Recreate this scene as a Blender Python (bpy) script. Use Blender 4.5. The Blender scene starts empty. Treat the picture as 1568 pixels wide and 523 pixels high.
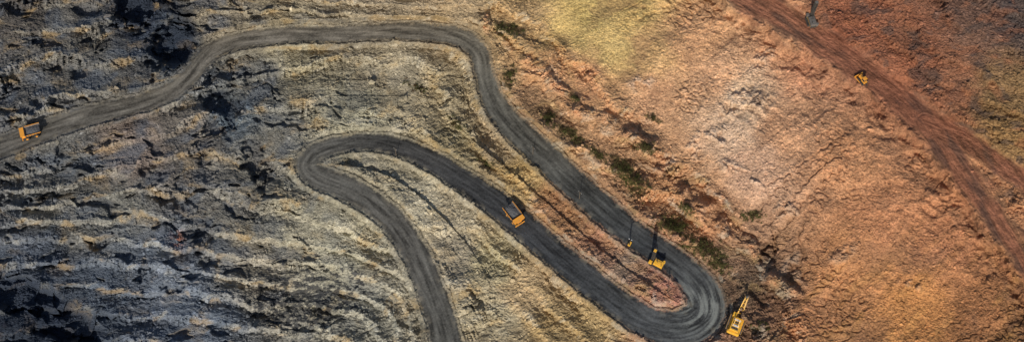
import bpy, bmesh, math, numpy as np
from mathutils import Vector, Matrix
rng = np.random.default_rng(7)
S = bpy.context.scene
# ------------------------------------------------------------------ camera
TILT = math.radians(25); HF = math.radians(46)
F = 784/math.tan(HF/2); D = 627/2/math.tan(HF/2)
fw = np.array([0, math.sin(TILT), -math.cos(TILT)]); up = np.array([0, math.cos(TILT), math.sin(TILT)])
C = np.array([0, 0, 15.0]) - D*fw
cd = bpy.data.cameras.new("camera"); cam = bpy.data.objects.new("camera", cd); S.collection.objects.link(cam)
cam.location = C; cam.rotation_euler = (TILT, 0, 0)
cd.sensor_fit = 'HORIZONTAL'; cd.angle = HF; cd.clip_end = 6000; cd.clip_start = 1
S.camera = cam
S.view_settings.view_transform = 'Standard'
try: S.view_settings.look = 'None'
except Exception: pass
S.view_settings.exposure = 0

def survey(x, y):      # map coordinates of a ground point (survey sheet, 0.4 m units)
    dx = x-C[0]; dy = y-C[1]; dz = -C[2]
    dep = np.maximum(dy*fw[1]+dz*fw[2], 60)
    return 784+F*dx/dep, 261.5-F*(dy*up[1]+dz*up[2])/dep
def flat(u, v):
    a = (np.asarray(u, float)-784)/F; b = -(np.asarray(v, float)-261.5)/F
    dx = a; dy = fw[1]+b*up[1]; dz = fw[2]+b*up[2]
    t = -C[2]/dz
    return C[0]+dx*t, C[1]+dy*t
# ------------------------------------------------------------------ noise
perm = np.tile(rng.permutation(256), 3).astype(np.int32)
ga = rng.random(256)*2*np.pi; gx = np.cos(ga).astype(np.float32); gy = np.sin(ga).astype(np.float32)
def perlin(x, y, s=0):
    x = x+s*17.31; y = y+s*9.77
    xf = np.floor(x); yf = np.floor(y)
    xi = xf.astype(np.int32) & 255; yi = yf.astype(np.int32) & 255
    fx = (x-xf).astype(np.float32); fy = (y-yf).astype(np.float32)
    a = perm[xi]; b = perm[xi+1]
    def g(h, dx, dy): return gx[h]*dx+gy[h]*dy
    n00 = g(perm[a+yi], fx, fy); n10 = g(perm[b+yi], fx-1, fy)
    n01 = g(perm[a+yi+1], fx, fy-1); n11 = g(perm[b+yi+1], fx-1, fy-1)
    ux = fx*fx*fx*(fx*(fx*6-15)+10); uy = fy*fy*fy*(fy*(fy*6-15)+10)
    p = n00+ux*(n10-n00); q = n01+ux*(n11-n01)
    return (p+uy*(q-p))*1.5
def fbm(x, y, s=0, o=4, g=.5):
    r = 0; a = 1.; f = 1.
    for i in range(o):
        r = r+a*perlin(x*f, y*f, s+i*3); a *= g; f *= 2.03
    return r
def ridged(x, y, s=0, o=4, g=.5):
    r = 0; a = 1.; f = 1.
    for i in range(o):
        r = r+a*(1-2*np.abs(perlin(x*f, y*f, s+i*3))); a *= g; f *= 2.07
    return r
rt = rng.random((4, 256)).astype(np.float32)
def cells(x, y, s=0):
    x = x+s*31.7; y = y+s*13.3
    xf = np.floor(x).astype(np.int32); yf = np.floor(y).astype(np.int32)
    best = np.full(x.shape, 9., np.float32); h = np.zeros(x.shape, np.float32); rr = np.zeros(x.shape, np.float32)
    for i in (-1, 0, 1):
        for j in (-1, 0, 1):
            cx = xf+i; cy = yf+j
            k = perm[perm[cx & 255]+(cy & 255)]
            dx = (cx+rt[0][k]-x).astype(np.float32); dy = (cy+rt[1][k]-y).astype(np.float32)
            d = dx*dx+dy*dy
            m = d < best
            best = np.where(m, d, best)
            hh = rt[2][k]-.5+(rt[3][k]-.5)*1.6*dx+(rt[0][(k+91) & 255]-.5)*1.6*dy
            h = np.where(m, hh, h); rr = np.where(m, rt[2][(k+37) & 255], rr)
    return h, rr
def ss(a, b, x):
    t = np.clip((x-a)/(b-a), 0, 1); return t*t*(3-2*t)
def lin(h):
    h = h.lstrip('#'); c = np.array([int(h[i:i+2], 16)/255 for i in (0, 2, 4)])
    return np.where(c <= .04045, c/12.92, ((c+.055)/1.055)**2.4)
# ------------------------------------------------------------------ roads (u,v,width,height)
HAUL = [(-400,330,30,20),(-60,248,30,20),(0,226,32,20),(60,203,32,20),(140,176,30,20.5),(215,158,28,21),(262,140,28,22),(292,115,27,23),(318,84,27,24),(360,64,26,25),
 (430,54,25,26),(520,52,25,27),(600,48,26,28),(660,50,28,29),(705,58,30,30),(733,80,30,30),(742,115,30,29.5),(756,155,35,29),
 (790,198,41,28),(835,240,43,27),(880,282,44,25.5),(925,322,44,24),(970,358,42,22.5),(1015,388,42,21),(1050,415,44,20),(1076,447,54,19),
 (1079,482,60,18.5),(1045,502,58,18),(1000,496,50,17.5),(955,470,44,17),(905,432,43,16),(850,387,43,14.5),(795,340,43,13),(745,300,40,12),
 (700,270,36,11),(655,243,33,10),(610,224,29,9.5),(560,217,26,9),(510,224,27,8.5),(478,238,30,8),(470,257,34,7.5),(492,273,37,7),
 (535,290,40,6),(580,318,40,4),(615,355,40,2),(642,400,42,0),(662,450,44,-2),(678,500,48,-4),(692,570,50,-7),(740,800,50,-15)]
DIRT = [(900,-200,40,72),(1060,-60,42,76),(1130,-15,46,78),(1190,22,48,78),(1245,58,44,78),(1310,100,40,78),(1365,140,38,77),(1415,185,42,76),(1455,235,42,75),(1500,298,36,73),(1540,358,32,71),(1585,430,32,69),(1700,620,34,65)]
DIRT2 = [(1415,185,34,76),(1463,208,36,75.5),(1512,238,32,75),(1570,278,30,74),(1700,370,32,72)]
def spline(P, n=5):
    P = np.array(P, float); o = []
    for i in range(len(P)-1):
        p0 = P[max(i-1, 0)]; p1 = P[i]; p2 = P[i+1]; p3 = P[min(i+2, len(P)-1)]
        for k in range(n):
            t = k/n
            o.append(.5*((2*p1)+(-p0+p2)*t+(2*p0-5*p1+4*p2-p3)*t*t+(-p0+3*p1-3*p2+p3)*t**3))
    o.append(P[-1]); return np.array(o)
def nearest(u, v, P, pad=70):
    sh = u.shape; u = u.ravel().astype(np.float32); v = v.ravel().astype(np.float32)
    d = np.full(u.shape, 1e4, np.float32); sd = d.copy(); s = np.zeros_like(d); w = np.full_like(d, 30); h = np.zeros_like(d)
    acc = 0.
    for i in range(len(P)-1):
        a = P[i]; b = P[i+1]; e = b[:2]-a[:2]; L = np.hypot(*e)
        lo = np.minimum(a[:2], b[:2])-pad; hi = np.maximum(a[:2], b[:2])+pad
        idx = np.nonzero((u > lo[0]) & (u < hi[0]) & (v > lo[1]) & (v < hi[1]))[0]
        if len(idx):
            uu = u[idx]-a[0]; vv = v[idx]-a[1]
            t = np.clip((uu*e[0]+vv*e[1])/(L*L), 0, 1)
            dd = np.hypot(uu-t*e[0], vv-t*e[1]); m = dd < d[idx]; j = idx[m]
            d[j] = dd[m]; sd[j] = (dd*np.sign(e[0]*vv-e[1]*uu))[m]; s[j] = (acc+t*L)[m]
            w[j] = (a[2]+(b[2]-a[2])*t)[m]; h[j] = (a[3]+(b[3]-a[3])*t)[m]
        acc += L
    return [q.reshape(sh) for q in (d, sd, s, w/2, h)]
SH, SD, SD2 = spline(HAUL), spline(DIRT), spline(DIRT2)
# ------------------------------------------------------------------ relief control heights
HP = [(-300,-200,54),(-100,0,46),(60,40,42),(60,120,28),(200,60,34),(330,20,42),(330,-150,66),(500,0,48),(620,0,53),(700,15,47),(800,20,46),(800,-150,64),(900,40,54),(1000,30,63),(1060,-20,70),
 (100,260,8),(-100,330,0),(220,240,7),(330,180,12),(400,120,16),(330,280,0),(200,330,-10),(60,360,-17),(60,430,-30),(60,500,-44),(-150,520,-44),(200,420,-27),(200,520,-44),(330,380,-17),(400,460,-30),(350,560,-48),
 (420,330,-5),(520,400,-16),(600,480,-26),(560,600,-42),(500,110,17),(600,110,18),(650,160,14),(560,180,10.5),(680,220,13.5),(800,270,19.5),(720,370,-1),(780,440,-3),(840,490,1),(760,560,-14),(900,560,4),(560,260,9.5),(640,320,4.5),
 (800,80,40),(850,130,40),(900,180,40),(900,100,48),(980,230,38),(1050,290,36),(1110,350,33),(1160,400,31),(1150,470,27),(1130,540,20),(1200,520,30),
 (1100,200,52),(1200,300,52),(1200,150,64),(1300,250,65),(1300,400,46),(1400,300,67),(1400,500,45),(1480,420,62),(1560,520,60),(1300,600,34),
 (1330,30,88),(1450,100,94),(1550,60,104),(1560,200,84),(1400,-150,112),(1800,100,98),(1800,500,66),(900,800,-5),(300,800,-50),(1400,800,40)]
ctrl = np.array([(a, b, h) for a, b, h in HP]+[(p[0], p[1], p[3]) for p in HAUL+DIRT+DIRT2[2:]], float)
def tps_fit(P, reg=.02):
    X = P[:, :2]/400; n = len(X); r2 = ((X[:, None]-X[None])**2).sum(-1)
    K = np.where(r2 > 0, .5*r2*np.log(r2+1e-12), 0)+reg*np.eye(n)
    Q = np.hstack([np.ones((n, 1)), X]); A = np.block([[K, Q], [Q.T, np.zeros((3, 3))]])
    return X, np.linalg.solve(A, np.concatenate([P[:, 2], [0, 0, 0]]))
TX, TW = tps_fit(ctrl)
def tps(u, v):
    x = (u/400).astype(np.float32); y = (v/400).astype(np.float32); r = TW[-3]+TW[-2]*x+TW[-1]*y
    for (a, b), w in zip(TX, TW[:-3]):
        r2 = (x-a)**2+(y-b)**2+1e-9; r = r+(.5*w)*r2*np.log(r2)
    return r
# ------------------------------------------------------------------ rock / soil colour samples; dark slate ones are painted cliff shade
CP = """30 30 4e4a45;120 60 625f58;60 130 5e5d5a;150 110 5a5955;215 30 2c323c;270 60 2b333d;330 30 787060;420 15 847a64;520 20 847a66;600 20 877b66;700 20 8e7c60;800 20 a0845c;880 40 a58c56;
960 20 b29458;1000 70 ae8a5a;1060 60 b0845c;1100 120 b08662;1200 60 a87a56;1240 100 a07050;1300 40 804e36;1400 50 784e38;1500 40 62483a;1550 20 4a403c;1450 130 7a523a;1540 140 745a3a;1545 200 80623c;1400 110 845238;
1200 200 ae825e;1300 250 a67650;1150 260 ac886c;1350 330 9e6c48;1450 360 9e6a46;1300 420 a27046;1400 480 a4703e;1500 480 8c5e3a;1250 490 956844;1180 450 70523c;1545 510 765232;1480 300 9c6a46;1525 300 9c6e4a;
1000 150 ac825e;900 120 a87c56;850 110 a07852;1050 280 a07854;950 215 967250;1080 340 986e4c;1020 290 9e744e;1100 400 7c6048;1150 440 5c4a3a;830 160 8a6c4e;
450 90 8c846c;600 110 887f6a;550 170 7c7866;680 150 8a7e64;700 220 80755a;800 260 988054;860 320 946c4a;930 370 926a50;960 400 86705c;1000 430 8e6450;1030 450 8c604e;760 220 88785e;
400 130 65645e;350 180 464f55;400 260 68655c;300 200 6e675d;200 230 6d6259;100 250 5e5e5b;100 330 68665f;60 400 545a62;50 470 2a313d;110 510 2c333d;180 320 696861;250 400 646a71;150 450 525961;300 480 5c636b;230 500 5c626a;
400 400 827c6e;450 350 85806e;550 350 918b76;520 390 8c8876;470 300 7a7666;570 470 828074;620 260 908872;700 330 8e846e;750 400 948a6c;800 450 9a8462;850 500 927c56;900 500 8c7650;700 400 8a806c;760 480 8e846c;640 300 98907a;600 420 858070;
1140 150 b89a7a;1120 200 b09276;900 30 a48c52;940 70 a88e58;20 200 575756;350 300 64625c;300 120 5e605f;10 520 282e37;150 500 424850""".replace('\n', '').split(';')
CPU = np.array([[float(q.split()[0]), float(q.split()[1])] for q in CP]); CPC = np.array([lin(q.split()[2]) for q in CP])
def basecol(u, v):
    W = 0; R = np.zeros(u.shape+(3,), np.float32)
    for (a, b), c in zip(CPU, CPC):
        w = (1/((u-a)**2+(v-b)**2+250)**2).astype(np.float32); W = W+w
        for k in range(3): R[..., k] += w*c[k]
    return R/W[..., None]
# ------------------------------------------------------------------ grid
def axis(lo, hi, st, far):
    core = list(np.arange(lo, hi, st)); a = core[-1]; s = st; R = []
    while a < far: s = min(s*1.09, 40); a += s; R.append(a)
    a = core[0]; s = st; Lf = []
    while a > -far: s = min(s*1.09, 40); a -= s; Lf.append(a)
    return np.array(Lf[::-1]+core+R)
xs = axis(-345, 345, .5, 1500)
y0 = flat(784, 545)[1]-8; y1 = flat(784, -22)[1]
ys = axis(y0, y1, .5, 1400)
x, y = np.meshgrid(xs, ys)
u, v = survey(x, y)
uc = np.clip(u, -300, 1800); vc = np.clip(v, -200, 750)
print("grid", x.shape)
B = tps(uc, vc)
gradx = np.gradient(B, axis=1)/np.gradient(xs)[None]; grady = np.gradient(B, axis=0)/np.gradient(ys)[:, None]
gl = np.hypot(gradx, grady)+1e-4; dgx = (gradx/gl).astype(np.float32); dgy = (grady/gl).astype(np.float32)
def rills(wl, length, s, o=1, n=8):     # runnels drawn out down the fall line
    r = 0
    for i in range(n):
        q = (i/(n-1)-.5)*length
        X = x+dgx*q; Y = y+dgy*q
        r = r+(perlin(X/wl, Y/wl, s)+(.6*perlin(X/wl*2.3, Y/wl*2.3, s+7) if o > 1 else 0))
    return r/n**.75
wx = x+6*fbm(x/30, y/30, 1, 3); wy = y+6*fbm(x/30, y/30, 5, 3)
wu = u+14*fbm(x/22, y/22, 11, 3); wv = v+14*fbm(x/22, y/22, 15, 3)
edge = np.interp(v, [-100,0,60,100,200,300,400,523,700], [770,790,830,880,990,1090,1170,1225,1300])
scree = ss(0, 45, wu-edge)
dd, dsd, ds, dhw, dh = nearest(u, v, SD, 500)
beyond = ss(5, 40, -dsd)*(dd < 900)*(u > 1000)
d2, dsd2, ds2, dhw2, dh2 = nearest(u, v, SD2, 120)
rock = np.clip(1-scree*.93+.75*beyond, .0, 1)
greyL = ss(700, 300, u)
RL1 = rills(2.2, 9, 201, 2, 7); RL2 = rills(4.5, 34, 211, 2, 11); RL3 = rills(11, 60, 221, 2, 9); RL4 = rills(24, 130, 231, 1, 9)
# haul road fields and the cut / fill it was built with
hd, hsd, hs, hhw, hh = nearest(u, v, SH)
cut = np.tanh((B-hh)/1.6)*np.exp(-np.maximum(hd-hhw-4, 0)/38.)*(hd < 900)
narrow = np.exp(-((wu-900-(wv-345)*1.15)/30)**2)*(u > 770)*(u < 1075)*(v > 230)
Bc = B+3.2*cut*rock*(1-.7*narrow)
# terraces
T = 7.0
t = B+2.6*fbm(x/70, y/70, 21, 3)+1.35*fbm(x/19, y/15, 25, 4)+.5*RL1+.45*RL2
k = np.floor(t/T); f = t/T-k
hb = rt[1][np.abs(k.astype(np.int32)*37+11) % 256]
st = ss(.38, .63, f)
brkT = np.clip(1.12+1.05*fbm(x/42, y/42, 27, 3)+.4*(hb-.5), .35, 1.6)
ts = rock*(1-.35*beyond)*brkT*(1+.10*greyL)
H = Bc+ts*(st-f)*T*1.05+rock*greyL*1.0*ridged(x/85, y/85, 29, 2)
T2 = 2.1
t2 = t+1.2*fbm(x/30, y/30, 35, 3); f2 = t2/T2-np.floor(t2/T2); ts2 = rock*np.clip(.1+1.3*fbm(x/36, y/36, 37, 3), 0, 1)
H = H+ts2*(ss(.4, .62, f2)-f2)*T2*.7
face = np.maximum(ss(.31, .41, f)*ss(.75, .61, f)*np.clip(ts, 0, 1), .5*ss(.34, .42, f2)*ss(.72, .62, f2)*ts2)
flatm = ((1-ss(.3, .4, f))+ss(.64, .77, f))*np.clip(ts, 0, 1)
# crags
R1 = ridged(wx/30, wy/19, 31, 4)
c1, id1 = cells(wx/6.5, wy/4.6, 1)
c2, id2 = cells(wx/2.6, wy/2.0, 2)
c3, id3 = cells(x/1.3, y/1.3, 3)
crg = ss(-.05, .5, fbm(x/45, y/45, 41, 3))
amp = rock*(.25+.60*crg)*(1+.1*greyL)
H = H+amp*(.9*(R1-.6)+1.35*c1*(.3+1.2*face)+.58*c2+.2*fbm(x/1.6, y/1.6, 45, 2))+rock*.25*c3
H = H+rock*face*RL1*1.1+rock*.35*RL2
# hollows added to the benches as pockets of shadow
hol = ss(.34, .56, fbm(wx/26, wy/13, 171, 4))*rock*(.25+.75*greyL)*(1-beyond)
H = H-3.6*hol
# scree
a_ = (x+y)*.7071; b_ = (x-y)*.7071+5*fbm(x/40, y/40, 49, 2)
soft = scree*(1-.6*beyond)
brk = ss(-.3, .4, fbm(x/60, y/60, 53, 3))
gul = ss(.14, .0, np.abs(RL3+.12*RL2))*ss(-.05, .4, fbm(x/70, y/70, 55, 3)+.25*ss(250, 500, v))
H = H+soft*(3.0*fbm(x/80, y/80, 51, 3)+3.6*RL4+1.3*RL3*(.3+.9*brk)+.36*RL2*(.4+brk)+.12*RL1-1.0*gul+.20*fbm(x/2.2, y/2.2, 59, 3, .7)+.22*c3)
OC = [(1140,155,55,26,-.3),(1090,205,36,16,.2),(1140,262,42,16,.3),(1200,330,24,12,.6),(1210,420,22,30,0),(1290,395,30,14,-.6),(1180,95,40,14,-.6),(1060,230,20,26,0),(1190,480,30,22,0),(1400,440,18,10,.5),(980,130,20,16,0)]
oc = np.zeros_like(H)
for a, b, ru, rv, an in OC:
    p = wu-a; q = wv-b; ca, sa = math.cos(an), math.sin(an); oc = np.maximum(oc, ss(1.2, .4, np.hypot((p*ca+q*sa)/ru, (-p*sa+q*ca)/rv)))
oc = oc*scree*ss(-.35, .2, fbm(x/9, y/9, 65, 3))
H = H+oc*(1.9+1.5*c1+.8*c2+.6*RL1)
# outcrop band above the haul road
OUT = spline([(740,30,20,0),(775,75,24,0),(815,108,26,0),(880,150,30,0),(945,190,32,0),(1005,245,30,0),(1055,300,26,0),(1115,345,30,0),(1165,395,26,0),(1215,450,20,0)])
od, osd, os_, ohw, _ = nearest(wu, wv, OUT)
ob = ss(1.15, .35, od/ohw)*(.35+.65*ss(-.25, .2, fbm(x/14, y/14, 63, 2)))
H = H+ob*(4.4+1.7*c1+.9*c2+.8*RL1)
# pits and gullies
PITS = [(212,8,36,30,0,13),(272,62,30,42,.3,15),(235,105,22,10,-.6,5),(30,450,80,26,.25,11),(100,500,60,24,.2,11),(345,160,20,50,-.35,8),(395,250,15,42,-.3,7),
 (318,370,15,60,-.1,4.5),(225,265,18,28,.5,4),(90,235,20,14,.5,4),(262,310,14,30,-.5,4),(1178,375,8,34,.15,4),(1165,452,24,18,0,4),(470,460,60,36,0,2.5),
 (20,180,24,10,-.3,3.5),(370,110,16,26,-.7,5),(160,370,36,8,-.4,4),(70,300,36,8,-.4,4),(260,440,34,8,-.4,4),(20,350,24,8,-.4,3.5)]
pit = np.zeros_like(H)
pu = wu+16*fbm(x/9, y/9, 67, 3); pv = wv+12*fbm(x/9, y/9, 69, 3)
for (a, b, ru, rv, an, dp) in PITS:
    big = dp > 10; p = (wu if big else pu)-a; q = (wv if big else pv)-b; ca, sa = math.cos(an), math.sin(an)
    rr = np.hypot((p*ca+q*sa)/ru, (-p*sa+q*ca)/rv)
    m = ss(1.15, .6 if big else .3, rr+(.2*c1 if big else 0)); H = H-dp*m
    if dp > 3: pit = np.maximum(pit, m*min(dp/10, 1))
# haul road bench
wob = 1.8*fbm(x/9, y/9, 71, 3)+.8*fbm(x/2, y/2, 73, 2)
he = hhw+wob
wr = ss(8, 0, hd-he-3.5)
rut = .10*perlin(hs/40, hsd*.35, 75)+.10*fbm(x/4, y/4, 77, 2)
berm = np.exp(-((hd-he-2.8)/1.8)**2)*(.9+.9*fbm(x/3, y/3, 79, 2))
H = H*(1-wr)+wr*(hh+rut)+berm*1.1
inH = hd < he
# dirt road, standing on its own bench with a drop on the pit side
wob2 = 6*fbm(x/16, y/16, 81, 4)
de = dhw+wob2
H = H-3.6*ss(4, 16, dd-de)*np.exp(-np.maximum(dd-de-16, 0)/45)*(dsd > 0)*(dd < 900)*(.5+.9*ss(-.3, .4, fbm(x/14, y/14, 89, 3)))
wd = ss(12, -3, dd-de)
H = H*(1-wd)+wd*(dh+.25*fbm(ds/30, dsd*.22, 83, 3)+.3*fbm(x/6, y/6, 85, 3))
de2 = dhw2+wob2*.5; wd2 = ss(6, -2, d2-de2)
H = H*(1-wd2)+wd2*(dh2+.25*fbm(ds2/30, dsd2*.22, 86, 3)+.2*fbm(x/6, y/6, 85, 3))
isl = np.exp(-((u-1535)/30)**2-((v-305)/20)**2)
H = H+1.6*isl*(1-np.maximum(wd, wd2))
inD = ((dd < de) | (d2 < de2)) & ~inH
dmask = np.maximum(ss(7, -8, dd-de), ss(7, -8, d2-de2))
H = H+np.exp(-((dd-de-3)/3)**2)*1.6*(dsd > 0)*np.clip(.6+1.5*fbm(x/7, y/7, 87, 3), 0, 2)
H = H+.08*rng.standard_normal(H.shape)*(1-wr)*(1-.6*wd)
H = H.astype(np.float64)
kx = H/C[2]
PX = x+(C[0]-x)*kx; PY = y+(C[1]-y)*kx; PZ = H
# ------------------------------------------------------------------ colour
gxh = np.gradient(H, axis=1)/np.gradient(xs)[None]; gyh = np.gradient(H, axis=0)/np.gradient(ys)[:, None]
slope = np.hypot(gxh, gyh)
sm = ss(.5, 1.6, slope)
Cb = basecol(np.clip(u+10*fbm(x/14, y/14, 91, 3), -60, 1630), np.clip(v+10*fbm(x/14, y/14, 93, 3), -60, 590))
n1 = fbm(x/28, y/28, 101, 4); n2 = fbm(wx/5, wy/4, 105, 4, .6); n3 = fbm(x/1.3, y/1.3, 109, 3, .7)
m = 1+.18*n1+.15*n2*rock+.12*n2*(1-rock)+.22*n3+.20*(id1-.5)*rock+.24*(id2-.5)*(.4+.6*rock)+.38*(id3-.5)+.10*rng.standard_normal(H.shape)
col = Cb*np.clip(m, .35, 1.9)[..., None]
def mixc(col, c, w): return col*(1-w[..., None])+np.asarray(c)*w[..., None]
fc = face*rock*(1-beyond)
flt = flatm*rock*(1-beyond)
col = col*(1-.22*flt*(.6+.5*greyL)+.20*fc*(1+.9*RL1))[..., None]  # dusty flats darker, faces lighter; bench light and shade added to the colour
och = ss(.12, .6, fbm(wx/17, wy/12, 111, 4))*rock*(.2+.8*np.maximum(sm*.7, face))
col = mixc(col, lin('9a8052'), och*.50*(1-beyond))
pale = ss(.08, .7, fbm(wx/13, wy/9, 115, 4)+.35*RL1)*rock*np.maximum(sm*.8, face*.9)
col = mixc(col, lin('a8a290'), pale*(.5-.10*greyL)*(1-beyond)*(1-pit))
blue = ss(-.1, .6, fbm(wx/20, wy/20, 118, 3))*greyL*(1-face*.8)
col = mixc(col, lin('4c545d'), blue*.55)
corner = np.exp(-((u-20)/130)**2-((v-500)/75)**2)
col = mixc(col, lin('262c35'), np.clip(corner*1.0, 0, .7))  # lower-left corner darkened, cliff shade put into the colour
col = mixc(col, lin('2c333e'), pit*greyL*.75)  # pit shade painted into the colour, slate on the left
col = mixc(col, lin('3c434d'), hol*greyL*.4)  # hollows also darkened, shade put into the colour
col = mixc(col, lin('54402f'), pit*(1-greyL)*.5)  # pit shade painted in brown on the right
rsp = np.exp(-((u-272)/9)**2-((v-366)/12)**2)*ss(-.2, .2, n2)
col = mixc(col, lin('9a5c3a'), rsp*.7)
orx = ob*ss(-.3, .25, fbm(x/10, y/10, 121, 3))
col = mixc(col, lin('ba8a62'), orx*.75*(u > 740))
strip = np.exp(-((wu-900-(wv-345)*1.15)/22)**2)*(u > 790)*(u < 1060)*ss(250, 300, v)*ss(-.2, .35, fbm(x/8, y/8, 123, 3))
col = mixc(col, lin('a07850'), strip*.40)
stk = fbm(a_/40, b_/3.2, 125, 4, .6)
col = col*(1+scree*(.10*stk+.12*RL2+.15*RL3+.12*RL4-.16*gul)*(1-beyond))[..., None]  # streaks, plus crests lightened and gullies darkened as painted shading
yel = ss(0, .5, fbm(a_/60, b_/9, 127, 3))*scree
col = mixc(col, lin('aa7c40'), yel*.25*ss(300, 480, v)*(u < 1560)*(1-beyond))
col = mixc(col, lin('bea48a'), oc*.5*(1-.5*ss(1150, 1250, u)))
sb = ss(.15, .6, fbm(x/26, y/26, 133, 4)-.4*RL3)*soft
col = mixc(col, lin('74543e'), sb*.36)
dk2 = ss(.1, .5, fbm(wx/18, wy/10, 131, 4))*beyond
col = mixc(col, lin('4a3e38'), dk2*.6)
ro2 = ss(.1, .6, fbm(wx/22, wy/12, 137, 4))*beyond
col = mixc(col, lin('8a5638'), ro2*.4)
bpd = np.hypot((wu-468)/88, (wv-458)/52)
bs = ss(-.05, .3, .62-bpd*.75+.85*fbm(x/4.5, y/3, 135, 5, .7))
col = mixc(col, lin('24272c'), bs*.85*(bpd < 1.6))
side = ss(8, 1, hd-he)*(hd > he)
col = mixc(col, lin('5a554a'), side*.55)
KS = [415,1000,1250,1420,1600,1750,2100,2320,2480,2650,2850]
rc0 = np.stack([np.interp(hs, KS, q) for q in np.array([lin(c) for c in ('5a5750','69645a','615e54','4e4d47','3b3d3e','4f504f','3a3b3c','454441','5b5952','56544e','4a4944')]).T], -1)
tr = fbm(hs/55, hsd*.16, 141, 4, .6); tr2 = perlin(hs/14, hsd*.45, 145)
rel = hsd/np.maximum(he, 1)
tracks = np.exp(-((np.abs(rel)-.42)/.17)**2)
rm = .78+.50*tr+.10*tr2+.18*tracks+.16*n3+.08*rng.standard_normal(H.shape)+.24*n1+.14*(id3-.5)
rm = rm*(1-.28*ss(.70, .98, np.abs(rel)))  # road edges darkened, berm shade put into the colour
rcol = rc0*np.clip(rm, .3, 2)[..., None]
hz = np.exp(-((u-1085)/45)**2-((v-470)/45)**2)
rcol = mixc(rcol, lin('868880'), np.clip(hz*(.25+.9*tr), 0, .6))
spill = ss(.1, .5, fbm(x/6, y/6, 147, 4))*ss(.5, .95, np.abs(rel))
rcol = mixc(rcol, lin('766f60'), spill*.6)
wH = ss(2.2, -3.0, hd-he+1.6*n3)
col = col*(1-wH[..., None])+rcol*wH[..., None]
dcol = lin('784a34')*np.clip(1+.5*fbm(ds/50, dsd*.12, 151, 4, .6)+.25*fbm(x/8, y/8, 153, 3)+.16*n3-.12*n1, .35, 1.9)[..., None]
dcol = mixc(dcol, lin('54392e'), ss(0, .6, fbm(ds/80, dsd*.05, 157, 3)))
spl = ss(30, -4, dd-de)*ss(-.4, .5, fbm(x/9, y/9, 159, 4))*(1-isl)
wDD = np.maximum(dmask*.88, spl*.5)
col = col*(1-wDD[..., None]*(1-wH[..., None]))+dcol*wDD[..., None]*(1-wH[..., None])
GAIN = 1.16
bl = ss(950, 600, u)[..., None]
lum = col.mean(-1, keepdims=True); col = lum+(col-lum)*(1-.08*(1-bl))
col = np.clip(col*GAIN*(1-.03*(1-bl))*(1+bl*np.array([-.005, -.005, .02])+(1-bl)*np.array([-.01, .008, .03])), .012, .85).astype(np.float32)

def look(X, Y, arr):
    i = np.clip(np.searchsorted(xs, X)-1, 0, len(xs)-2); j = np.clip(np.searchsorted(ys, Y)-1, 0, len(ys)-2)
    a = (X-xs[i])/(xs[i+1]-xs[i]); b = (Y-ys[j])/(ys[j+1]-ys[j])
    if arr.ndim == 3: a = a[..., None]; b = b[..., None]
    return arr[j, i]*(1-a)*(1-b)+arr[j, i+1]*a*(1-b)+arr[j+1, i]*(1-a)*b+arr[j+1, i+1]*a*b
def place(uu, vv):
    X, Y = flat(uu, vv); h = look(np.atleast_1d(X), np.atleast_1d(Y), H)
    kk = h/C[2]; return np.stack([X+(C[0]-X)*kk, Y+(C[1]-Y)*kk, h], -1)
# ------------------------------------------------------------------ materials
def ground_mat(name, f1, bump, rough=.95, lo=.72, hi=1.32):
    m = bpy.data.materials.new(name); m.use_nodes = True; n = m.node_tree.nodes; l = m.node_tree.links
    b = n['Principled BSDF']; b.inputs['Roughness'].default_value = rough; b.inputs['Specular IOR Level'].default_value = .15
    at = n.new('ShaderNodeAttribute'); at.attribute_name = 'soil'
    tc = n.new('ShaderNodeTexCoord')
    no = n.new('ShaderNodeTexNoise'); no.inputs['Scale'].default_value = f1; no.inputs['Detail'].default_value = 6; no.inputs['Roughness'].default_value = .7
    vo = n.new('ShaderNodeTexVoronoi'); vo.inputs['Scale'].default_value = f1*1.4
    l.new(tc.outputs['Object'], no.inputs['Vector']); l.new(tc.outputs['Object'], vo.inputs['Vector'])
    mr = n.new('ShaderNodeMapRange'); mr.inputs[1].default_value = .3; mr.inputs[2].default_value = .7; mr.inputs[3].default_value = lo; mr.inputs[4].default_value = hi
    l.new(no.outputs['Fac'], mr.inputs[0])
    vm = n.new('ShaderNodeVectorMath'); vm.operation = 'SCALE'; l.new(at.outputs['Color'], vm.inputs[0]); l.new(mr.outputs[0], vm.inputs['Scale'])
    l.new(vm.outputs[0], b.inputs['Base Color'])
    ad = n.new('ShaderNodeMath'); ad.operation = 'ADD'; l.new(no.outputs['Fac'], ad.inputs[0]); l.new(vo.outputs['Distance'], ad.inputs[1])
    bp_ = n.new('ShaderNodeBump'); bp_.inputs['Strength'].default_value = bump; bp_.inputs['Distance'].default_value = .5
    l.new(ad.outputs[0], bp_.inputs['Height']); l.new(bp_.outputs[0], b.inputs['Normal'])
    return m
MG = ground_mat('rock_ground', .9, .4); MR = ground_mat('haul_road_gravel', .7, .15, .9, .85, 1.15); MD = ground_mat('red_dirt', .8, .3)
MRK = ground_mat('rubble_rock', 1.2, .3)
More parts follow.
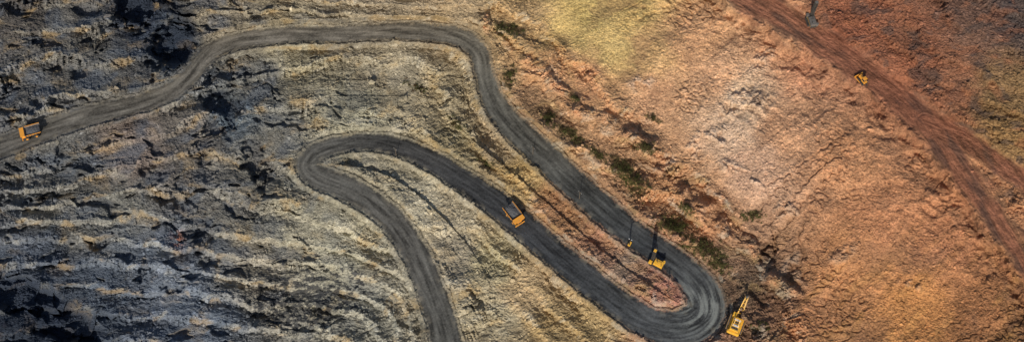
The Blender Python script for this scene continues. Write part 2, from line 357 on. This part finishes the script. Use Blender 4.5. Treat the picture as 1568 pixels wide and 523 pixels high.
def mesh_obj(name, V, Q, colr, mat, smooth=False):
    me = bpy.data.meshes.new(name); n = Q.shape[1]
    me.vertices.add(len(V)); me.vertices.foreach_set('co', V.astype(np.float32).ravel())
    me.loops.add(Q.size); me.loops.foreach_set('vertex_index', Q.astype(np.int32).ravel())
    me.polygons.add(len(Q)); me.polygons.foreach_set('loop_start', np.arange(0, Q.size, n, dtype=np.int32))
    try: me.polygons.foreach_set('loop_total', np.full(len(Q), n, np.int32))
    except Exception: pass
    me.update(calc_edges=True)
    me.polygons.foreach_set('use_smooth', np.full(len(Q), smooth, bool))
    if colr is not None:
        a = me.attributes.new('soil', 'FLOAT_COLOR', 'POINT')
        a.data.foreach_set('color', np.hstack([colr, np.ones((len(V), 1))]).astype(np.float32).ravel())
    me.materials.append(mat); o = bpy.data.objects.new(name, me); S.collection.objects.link(o); return o
ny, nx = H.shape; idx = np.arange(ny*nx).reshape(ny, nx)
Q = np.stack([idx[:-1, :-1], idx[:-1, 1:], idx[1:, 1:], idx[1:, :-1]], -1).reshape(-1, 4)
VV = np.stack([PX, PY, PZ], -1).reshape(-1, 3); CC = col.reshape(-1, 3)
kind = np.where(inH, 1, np.where(inD, 2, 0))[:-1, :-1].ravel()
for kk, nm, mt in ((0, 'ground', MG), (1, 'haul_road', MR), (2, 'dirt_road', MD)):
    q = Q[kind == kk]; used = np.unique(q); rm_ = np.zeros(ny*nx, np.int64); rm_[used] = np.arange(len(used))
    mesh_obj(nm, VV[used], rm_[q], CC[used], mt, smooth=(kk == 1))
# ------------------------------------------------------------------ rubble (one mesh)
N = 100000
ru = rng.uniform(-40, 1610, N); rv = rng.uniform(-30, 555, N); X, Y = flat(ru, rv)
hdv = look(X, Y, hd-he); dmv = look(X, Y, dmask); rk = look(X, Y, rock); cl = look(X, Y, fbm(x/9, y/9, 161, 3))
pr = np.where(hdv < 1, 0, 1)*np.where(dmv > .3, .08, 1)*np.clip(.35+1.1*cl+.25*(1-rk), .05, 1)
kp = rng.random(N) < pr; ru, rv, X, Y, rk = ru[kp], rv[kp], X[kp], Y[kp], rk[kp]; n = len(ru)
P = place(ru, rv); cr = look(X, Y, col)
sz = (.20+rng.exponential(.19, n))*(.75+.5*rk); sz = np.minimum(sz, 1.9)
ph = (1+5**.5)/2
ico = np.array([(-1,ph,0),(1,ph,0),(-1,-ph,0),(1,-ph,0),(0,-1,ph),(0,1,ph),(0,-1,-ph),(0,1,-ph),(ph,0,-1),(ph,0,1),(-ph,0,-1),(-ph,0,1)])/1.9
tri = np.array([(0,11,5),(0,5,1),(0,1,7),(0,7,10),(0,10,11),(1,5,9),(5,11,4),(11,10,2),(10,7,6),(7,1,8),(3,9,4),(3,4,2),(3,2,6),(3,6,8),(3,8,9),(4,9,5),(2,4,11),(6,2,10),(8,6,7),(9,8,1)])
th = rng.random(n)*6.283; c, s = np.cos(th), np.sin(th)
L = ico[None]*(1+.35*rng.standard_normal((n, 12, 1)))*np.stack([rng.uniform(.7, 1.5, n), rng.uniform(.6, 1.1, n), rng.uniform(.5, .9, n)], -1)[:, None]
Lx = L[..., 0]*c[:, None]-L[..., 1]*s[:, None]; Ly = L[..., 0]*s[:, None]+L[..., 1]*c[:, None]
L = np.stack([Lx, Ly, L[..., 2]], -1)*sz[:, None, None]+P[:, None]+np.array([0, 0, .1])
tq = (tri[None]+12*np.arange(n)[:, None, None]).reshape(-1, 3)
rc = np.clip(cr*rng.uniform(.8, 1.5, (n, 1)), .02, .8)
mesh_obj('rock_rubble', L.reshape(-1, 3), tq, np.repeat(rc, 12, 0), MRK)
print('rocks', n)
# ------------------------------------------------------------------ shrubs
def shrubs(spec):
    for (a, b, ra, rb, an, cnt) in spec:
        g = rng.standard_normal((cnt, 2))*.5; cu = a+(g[:, 0]*ra*math.cos(an)-g[:, 1]*rb*math.sin(an)); cv = b+(g[:, 0]*ra*math.sin(an)+g[:, 1]*rb*math.cos(an))
        base = place(cu, cv); V = []; cs = []
        for p in base:
            r = rng.uniform(.7, 1.8); k_ = int(34*r)
            dr = rng.standard_normal((k_, 3)); dr /= np.linalg.norm(dr, axis=1)[:, None]; dr[:, 2] = np.abs(dr[:, 2])*.8
            ce = p+dr*r*rng.uniform(.4, 1, (k_, 1))
            e1 = rng.standard_normal((k_, 3)); e1 /= np.linalg.norm(e1, axis=1)[:, None]; e2 = np.cross(e1, dr)
            w_ = rng.uniform(.16, .36, (k_, 1))
            V.append(np.stack([ce-e1*w_, ce+e2*w_*.6, ce+e1*w_, ce-e2*w_*.6], 1).reshape(-1, 3))
            cc = (lin('565630') if rng.random() < .6 else lin('54422e'))*rng.uniform(.6, 1.2); cs.append(np.repeat(cc[None]*rng.uniform(.6, 1.2, (k_, 1)), 4, 0))
        V = np.concatenate(V); cs = np.concatenate(cs); mesh_obj('shrub_patch', V, np.arange(len(V)).reshape(-1, 4), cs, MRK)
shrubs([(955,262,28,14,.75,330),(975,285,20,13,.7,190),(1028,345,26,13,.2,260),(1075,380,34,14,.4,300),(1100,405,20,9,.5,130),(988,226,22,8,.3,150),(872,205,26,9,.6,160),
 (775,45,28,11,.1,140),(780,118,10,15,.2,90),(840,180,10,9,.6,80),(1000,180,14,5,.5,30),(1150,330,20,8,.1,90),(700,190,16,7,.8,60),(745,250,18,6,.7,40),(640,135,22,6,.3,50),(1050,318,12,7,.6,60),(915,235,16,7,.7,70),(1165,500,16,10,0,40),(880,150,10,4,.5,35)])
# ------------------------------------------------------------------ object builders
def pmat(name, colr, rough=.5, metal=0., dirt=(.2,.16,.11), amt=.45):
    m = bpy.data.materials.new(name); m.use_nodes = True; nn = m.node_tree.nodes; l = m.node_tree.links; b = nn['Principled BSDF']
    b.inputs['Roughness'].default_value = rough; b.inputs['Metallic'].default_value = metal
    no = nn.new('ShaderNodeTexNoise'); no.inputs['Scale'].default_value = 1.3; no.inputs['Detail'].default_value = 6
    tc = nn.new('ShaderNodeTexCoord'); l.new(tc.outputs['Object'], no.inputs['Vector'])
    mr = nn.new('ShaderNodeMapRange'); mr.inputs[1].default_value = .42; mr.inputs[2].default_value = .75; mr.inputs[4].default_value = amt; l.new(no.outputs['Fac'], mr.inputs[0])
    mx = nn.new('ShaderNodeMix'); mx.data_type = 'RGBA'; mx.inputs['A'].default_value = (*colr, 1); mx.inputs['B'].default_value = (*dirt, 1)
    l.new(mr.outputs[0], mx.inputs['Factor']); l.new(mx.outputs['Result'], b.inputs['Base Color']); return m
YEL = pmat('yellow_paint', (.80, .42, .03)); ORA = pmat('orange_paint', (.80, .33, .03)); BLK = pmat('dark_steel', (.03, .03, .03), .6); TYR = pmat('tyre_rubber', (.02, .02, .02), .9)
GLS = pmat('cab_glass', (.02, .03, .04), .1, 0, (.05, .05, .05), .2); LOAD = pmat('load_rock', (.07, .075, .085), .95); WHT = pmat('white_paint', (.6, .6, .58)); WOOD = pmat('weathered_wood', (.12, .09, .06), .9); RUST = pmat('worn_steel', (.14, .11, .09), .7)
def fin(par, name, bm, mat, loc=(0,0,0), rot=(0,0,0), bev=0):
    if bev: bmesh.ops.bevel(bm, geom=list(bm.edges), offset=bev, segments=2, affect='EDGES', profile=.6)
    me = bpy.data.meshes.new(name); bm.to_mesh(me); bm.free(); me.materials.append(mat); o = bpy.data.objects.new(name, me); S.collection.objects.link(o)
    o.parent = par; o.location = loc; o.rotation_euler = rot; return o
def box(par, name, s, loc, mat, rot=(0,0,0), bev=.05, top=(1,1), shift=0):
    bm = bmesh.new(); bmesh.ops.create_cube(bm, size=1)
    for w_ in bm.verts:
        k_ = w_.co.z > 0
        w_.co = Vector((w_.co.x*s[0]*(top[0] if k_ else 1)+(shift if k_ else 0), w_.co.y*s[1]*(top[1] if k_ else 1), w_.co.z*s[2]))
    return fin(par, name, bm, mat, loc, rot, bev)
def cyl(par, name, r, d, loc, mat, ax='Y', seg=20, bev=.05, r2=None):
    bm = bmesh.new(); bmesh.ops.create_cone(bm, cap_ends=True, segments=seg, radius1=r, radius2=r if r2 is None else r2, depth=d)
    rot = {'Y': (math.pi/2, 0, 0), 'X': (0, math.pi/2, 0), 'Z': (0, 0, 0)}[ax]; return fin(par, name, bm, mat, loc, rot, bev)
def beams(par, name, segs, mat):
    bm = bmesh.new()
    for a, b, w_ in segs:
        a = Vector(a); b = Vector(b); d_ = b-a; q = d_.to_track_quat('Z', 'Y').to_matrix().to_4x4()
        M = Matrix.Translation((a+b)/2) @ q @ Matrix.Diagonal((w_, w_, d_.length, 1)); bmesh.ops.create_cube(bm, size=1, matrix=M)
    return fin(par, name, bm, mat)
def lattice(a, b, w_, t_, n_, taper=1.):
    a = Vector(a); b = Vector(b); d_ = (b-a).normalized(); s1 = Vector((0, 1, 0)); s2 = d_.cross(s1).normalized(); R = []
    def cor(k_, f_):
        ww = w_*(1+(taper-1)*f_)/2; sg = [(1,1),(1,-1),(-1,-1),(-1,1)][k_ % 4]; return a.lerp(b, f_)+s1*sg[0]*ww+s2*sg[1]*ww
    for k_ in range(4):
        R.append((cor(k_, 0), cor(k_, 1), t_*1.4))
        for i in range(n_):
            R.append((cor(k_, i/n_), cor(k_+1, (i+1)/n_), t_)); R.append((cor(k_, i/n_), cor(k_+1, i/n_), t_))
    return R
def root(name, uu, vv, head, sc=1., dz=0):
    o = bpy.data.objects.new(name, None); o.empty_display_size = 1; S.collection.objects.link(o)
    p = place(uu, vv)[0]; o.location = (p[0], p[1], p[2]+dz); o.rotation_euler = (0, 0, math.radians(head)); o.scale = (sc,)*3; return o
def dump_truck(uu, vv, head, sc=1., loaded=True):
    r = root('dump_truck', uu, vv, head, sc)
    box(r, 'chassis', (10, 2.6, 1.1), (0, 0, 2.0), BLK)
    for sx, nm in ((3.2, 'front'), (-2.6, 'rear')):
        for sy in (-1, 1):
            cyl(r, f'{nm}_wheel', 1.55, 1.1, (sx, sy*2.55, 1.55), TYR, bev=.2); cyl(r, f'{nm}_hub', .7, .2, (sx, sy*3.15, 1.55), ORA, bev=.03)
            if sx < 0: cyl(r, 'inner_wheel', 1.55, 1.0, (sx, sy*1.4, 1.55), TYR, bev=.2)
    box(r, 'engine_hood', (2.2, 2.4, 1.8), (4.6, 0, 3.1), ORA, bev=.12); box(r, 'radiator_grille', (.12, 2.0, 1.6), (5.77, 0, 2.7), BLK, bev=.02)
    box(r, 'deck', (2.4, 6.4, .25), (4.3, 0, 4.15), ORA, bev=.05); box(r, 'cab', (1.9, 1.9, 1.8), (4.3, 1.9, 5.15), ORA, top=(.85, .9), bev=.1)
    box(r, 'windscreen', (.08, 1.5, .8), (5.24, 1.9, 5.4), GLS, bev=.01); box(r, 'air_filter_box', (1.0, 1.3, 1.0), (4.3, -2.0, 4.8), ORA, bev=.1); box(r, 'bumper', (.5, 6.2, .6), (5.9, 0, 1.5), ORA)
    beams(r, 'handrail', [((5.45, -3.1, 4.3), (5.45, -3.1, 5.2), .08), ((5.45, 3.1, 4.3), (5.45, 3.1, 5.2), .08), ((5.45, -3.1, 5.2), (5.45, 3.1, 5.2), .08), ((5.6, -1.4, 1.8), (5.9, -2.9, 4.2), .15), ((5.9, -1.8, 1.8), (6.1, -3.2, 4.2), .15)], YEL)
    bm = bmesh.new()
    prof = [(-6.2, 4.0), (2.0, 2.9), (3.3, 5.9)]
    rows = []
    for (px_, pz) in prof: rows.append([bm.verts.new((px_, sy*2.6, pz)) for sy in (-1, 1)])
    tops = [[bm.verts.new((px_, sy*3.35, pz)) for sy in (-1, 1)] for px_, pz in ((-6.4, 5.6), (2.2, 6.0), (3.3, 6.1))]
    for i in range(2): bm.faces.new((rows[i][0], rows[i][1], rows[i+1][1], rows[i+1][0]))
    for i in range(2):
        bm.faces.new((rows[i][0], rows[i+1][0], tops[i+1][0], tops[i][0])); bm.faces.new((rows[i][1], tops[i][1], tops[i+1][1], rows[i+1][1]))
    bmesh.ops.recalc_face_normals(bm, faces=bm.faces)
    o = fin(r, 'dump_body', bm, RUST if loaded else ORA); md = o.modifiers.new('t', 'SOLIDIFY'); md.thickness = .22
    box(r, 'body_canopy', (2.6, 6.7, .2), (4.55, 0, 6.15), ORA, bev=.04)
    for sy in (-1, 1):
        box(r, 'body_rail', (8.8, .22, .4), (-2.0, sy*3.42, 5.85), ORA, bev=.05, rot=(0, -.045, 0))
        for k_ in range(5): box(r, 'body_rib', (.25, .2, 2.2), (-5+k_*1.7, sy*3.25, 4.7), ORA, rot=(sy*-.35, 0, 0), bev=.02)
    bm = bmesh.new(); bmesh.ops.create_grid(bm, x_segments=16, y_segments=12, size=1)
    for w_ in bm.verts:
        hx = w_.co.x; hy = w_.co.y; w_.co = Vector((-1.8+hx*4.1, hy*2.95, 4.9+1.2*(1-hx*hx)*(1-hy*hy)+rng.uniform(-.22, .22)))
    fin(r, 'load', bm, LOAD)
    return r
def tracks(r, L_, W_, h_, tw):
    for sy in (-1, 1):
        bm = bmesh.new(); n_ = 8; pr_ = []
        for k_ in range(n_+1):
            a = -math.pi/2+math.pi*k_/n_; pr_.append((L_/2-h_/2+math.cos(a)*h_/2, h_/2+math.sin(a)*h_/2))
        pr_ += [(-a, h_-b) for a, b in pr_]
        A_ = [bm.verts.new((a, sy*W_/2-tw/2, b)) for a, b in pr_]; B_ = [bm.verts.new((a, sy*W_/2+tw/2, b)) for a, b in pr_]
        bm.faces.new(A_); bm.faces.new(B_[::-1])
        for k_ in range(len(pr_)): k2 = (k_+1) % len(pr_); bm.faces.new((A_[k_], B_[k_], B_[k2], A_[k2]))
        bmesh.ops.recalc_face_normals(bm, faces=bm.faces); fin(r, 'crawler_track', bm, BLK)
        beams(r, 'track_pads', [((-L_/2+.4+i*.5, sy*W_/2-tw/2-.02, h_+.03), (-L_/2+.4+i*.5, sy*W_/2+tw/2+.02, h_+.03), .12) for i in range(int((L_-.6)/.5))], BLK)
def drill_rig(uu, vv, head, paint, mast=17., sc=1.):
    r = root('drill_rig', uu, vv, head, sc)
    tracks(r, 6.4, 4.4, 1.3, 1.0)
    box(r, 'machine_frame', (9.5, 3.6, .5), (0, 0, 1.7), BLK)
    box(r, 'machine_house', (5.6, 3.6, 2.4), (-1.6, 0, 3.15), paint, bev=.12); box(r, 'roof_hatch', (2.4, 1.6, .35), (-2.0, 0, 4.53), paint)
    cyl(r, 'exhaust_stack', .18, 1.2, (-3.4, .9, 4.9), BLK, 'Z'); cyl(r, 'dust_collector', .7, 2.2, (-4.0, -2.3, 3.0), paint, 'Z')
    box(r, 'cab', (1.9, 1.6, 2.3), (3.0, 1.6, 3.15), paint, bev=.1); box(r, 'cab_window', (.08, 1.2, 1.0), (3.97, 1.6, 3.5), GLS, bev=.01)
    for sx in (-4.4, 4.4):
        for sy in (-1.4, 1.4): cyl(r, 'levelling_jack', .22, 2.4, (sx, sy, 1.25), BLK, 'Z'); 
    for sy in (-2.1, 2.1): beams(r, 'walkway_rail', [((-4.4, sy, 3.0), (1.8, sy, 3.0), .08), ((-4.4, sy, 2.0), (-4.4, sy, 3.0), .08), ((1.8, sy, 2.0), (1.8, sy, 3.0), .08)], YEL)
    beams(r, 'mast', lattice((2.6, -.6, 1.0), (2.6, -.6, mast), 1.5, .2, 12), BLK)
    beams(r, 'mast_brace', [((-.5, -.9, 4.3), (2.2, -.9, 10), .22), ((-.5, -.1, 4.3), (2.2, -.1, 10), .22)], BLK)
    cyl(r, 'drill_pipe', .16, mast-2, (2.6, -.6, mast/2), RUST, 'Z'); box(r, 'rotary_head', (1.0, 1.0, 1.2), (2.6, -.6, mast*.55), paint); box(r, 'mast_crown', (1.6, 1.6, .5), (2.6, -.6, mast+.2), paint)
    return r
def rope_shovel(uu, vv, head, sc=1.):
    r = root('excavator', uu, vv, head, sc)
    tracks(r, 8, 6, 1.6, 1.3); box(r, 'car_body', (5.5, 4.2, 1.2), (0, 0, 1.3), BLK); cyl(r, 'slew_ring', 2.3, .5, (0, 0, 2.15), BLK, 'Z')
    box(r, 'revolving_deck', (10.5, 6.6, .4), (-1.6, 0, 2.6), YEL); box(r, 'machine_house', (7.4, 5.0, 3.2), (-2.6, 0, 4.4), YEL, bev=.15, top=(1, .92))
    box(r, 'counterweight', (1.2, 6.0, 2.4), (-6.9, 0, 3.7), YEL, bev=.25)
    for i in range(4): box(r, 'roof_vent', (.9, 3.4, .3), (-5.2+i*1.6, 0, 6.16), WHT if i % 2 else BLK, bev=.04)
    for sy in (-1, 1): box(r, 'side_walkway', (8.5, .8, .12), (-1.8, sy*3.75, 2.9), RUST, bev=.02); beams(r, 'walkway_rail', [((-6, sy*4.1, 3.9), (2.4, sy*4.1, 3.9), .08)]+[((-6+i*1.4, sy*4.1, 2.9), (-6+i*1.4, sy*4.1, 3.9), .07) for i in range(7)], YEL)
    box(r, 'operator_cab', (2.2, 1.9, 2.4), (2.3, 2.2, 4.6), YEL, bev=.12); box(r, 'cab_window', (.08, 1.5, 1.1), (3.42, 2.2, 5.0), GLS, bev=.01)
    beams(r, 'gantry', [((1.0, -1.4, 5.8), (-.8, -1.0, 9.0), .35), ((1.0, 1.4, 5.8), (-.8, 1.0, 9.0), .35), ((-4.5, -1.4, 5.8), (-.8, -1.0, 9.0), .3), ((-4.5, 1.4, 5.8), (-.8, 1.0, 9.0), .3), ((-.8, -1.2, 9), (-.8, 1.2, 9), .4)], YEL)
    beams(r, 'boom', [((2.6, -1.2, 3.0), (11.5, -.5, 10.5), .6), ((2.6, 1.2, 3.0), (11.5, .5, 10.5), .6)]+[((2.6+i*1.5, -1.2+i*.12, 3+i*1.27), (2.6+i*1.5, 1.2-i*.12, 3+i*1.27), .35) for i in range(7)], YEL)
    cyl(r, 'boom_sheave', .9, .9, (11.6, 0, 10.6), BLK); beams(r, 'suspension_ropes', [((-.8, sy, 9), (11.4, sy*.6, 10.9), .12) for sy in (-.9, .9)], BLK)
    beams(r, 'dipper_stick', [((5.0, -.75, 7.2), (12.0, -.75, 3.0), .45), ((5.0, .75, 7.2), (12.0, .75, 3.0), .45), ((12.0, -.9, 3.0), (12.0, .9, 3.0), .5)], YEL)
    beams(r, 'hoist_rope', [((12.4, 0, 10.4), (12.9, 0, 3.8), .12)], BLK)
    box(r, 'bucket', (2.3, 2.6, 2.2), (13.2, 0, 2.3), RUST, rot=(0, .35, 0), top=(1.1, 1.1), bev=.1)
    beams(r, 'bucket_teeth', [((14.1, -1.1+i*.55, 1.6), (14.9, -1.1+i*.55, 1.1), .22) for i in range(5)], RUST)
    return r
def bulldozer(uu, vv, head, sc=1.):
    r = root('bulldozer', uu, vv, head, sc)
    tracks(r, 5.0, 3.0, 1.3, .75); box(r, 'engine_hood', (2.6, 1.5, 1.3), (1.2, 0, 1.9), ORA, bev=.1); box(r, 'body', (2.4, 2.0, 1.0), (-1.2, 0, 1.6), ORA, bev=.1)
    box(r, 'cab', (1.7, 1.8, 1.5), (-.8, 0, 2.9), GLS, top=(.9, .9)); box(r, 'cab_roof', (1.9, 2.0, .18), (-.8, 0, 3.72), ORA)
    box(r, 'blade', (.35, 4.6, 1.6), (3.4, 0, .9), ORA, rot=(0, -.15, 0)); beams(r, 'push_arms', [((-.5, sy*2.05, .8), (3.3, sy*2.05, .7), .3) for sy in (-1, 1)], ORA)
    beams(r, 'ripper', [((-2.4, 0, 1.5), (-3.6, 0, 1.2), .4), ((-3.6, 0, 1.4), (-3.7, 0, .2), .25)], BLK); cyl(r, 'exhaust', .1, 1.0, (1.4, .4, 3.0), BLK, 'Z', 10, .01)
def light_tower(uu, vv, head, sc=1.):
    r = root('light_tower', uu, vv, head, sc)
    box(r, 'trailer_box', (2.6, 1.5, 1.3), (0, 0, 1.2), YEL, bev=.08); beams(r, 'drawbar', [((1.3, 0, .7), (2.8, 0, .6), .14)], BLK)
    for sy in (-1, 1): cyl(r, 'wheel', .4, .25, (0, sy*.9, .4), TYR, bev=.04)
    beams(r, 'mast', lattice((-.9, 0, 1.2), (-.9, 0, 9.5), .4, .08, 8), BLK)
    for sy in (-.8, .8): box(r, 'lamp_head', (.4, .6, .5), (-.7, sy, 9.7), WHT)
    beams(r, 'crossarm', [((-.9, -1.1, 9.5), (-.9, 1.1, 9.5), .1)], BLK)
def utility_pole(uu, vv, head, hgt=10.):
    r = root('utility_pole', uu, vv, head)
    cyl(r, 'post', .2, hgt, (0, 0, hgt/2-.3), WOOD, 'Z', 10, 0, .13); beams(r, 'crossarm', [((0, -1.3, hgt-1), (0, 1.3, hgt-1), .18)], WOOD)
    for sy in (-1.1, 0, 1.1): cyl(r, 'insulator', .1, .3, (0, sy, hgt-.76), WHT, 'Z', 8, 0)
dump_truck(787, 332, -55, 1.08); dump_truck(50, 206, 200)
drill_rig(1004, 404, 150, YEL, 17); drill_rig(1241, 34, 100, pmat('grey_paint', (.12, .11, .10)), 17)
rope_shovel(1127, 494, 66, 1.12); bulldozer(1320, 124, 120, 1.15); light_tower(964, 374, 60)
for a, b in ((816, 236), (887, 304), (1022, 446), (607, 238), (785, 300), (1195, 505)): utility_pole(a, b, 45)
# ------------------------------------------------------------------ light
EL = math.radians(31); hx, hy = .16, .987
dv = Vector((hx*math.cos(EL), hy*math.cos(EL), -math.sin(EL)))
sl_ = bpy.data.lights.new('sun', 'SUN'); sl_.energy = 4.1; sl_.angle = math.radians(.6); sl_.color = (1, .93, .82)
so = bpy.data.objects.new('sun', sl_); so.rotation_euler = dv.to_track_quat('-Z', 'Y').to_euler(); S.collection.objects.link(so)
w = bpy.data.worlds.new('World'); S.world = w; w.use_nodes = True; wn = w.node_tree.nodes
sky = wn.new('ShaderNodeTexSky'); sky.sky_type = 'NISHITA'; sky.sun_disc = False; sky.sun_elevation = EL; sky.sun_rotation = math.atan2(-hx, -hy)
w.node_tree.links.new(sky.outputs[0], wn['Background'].inputs[0]); wn['Background'].inputs[1].default_value = .11
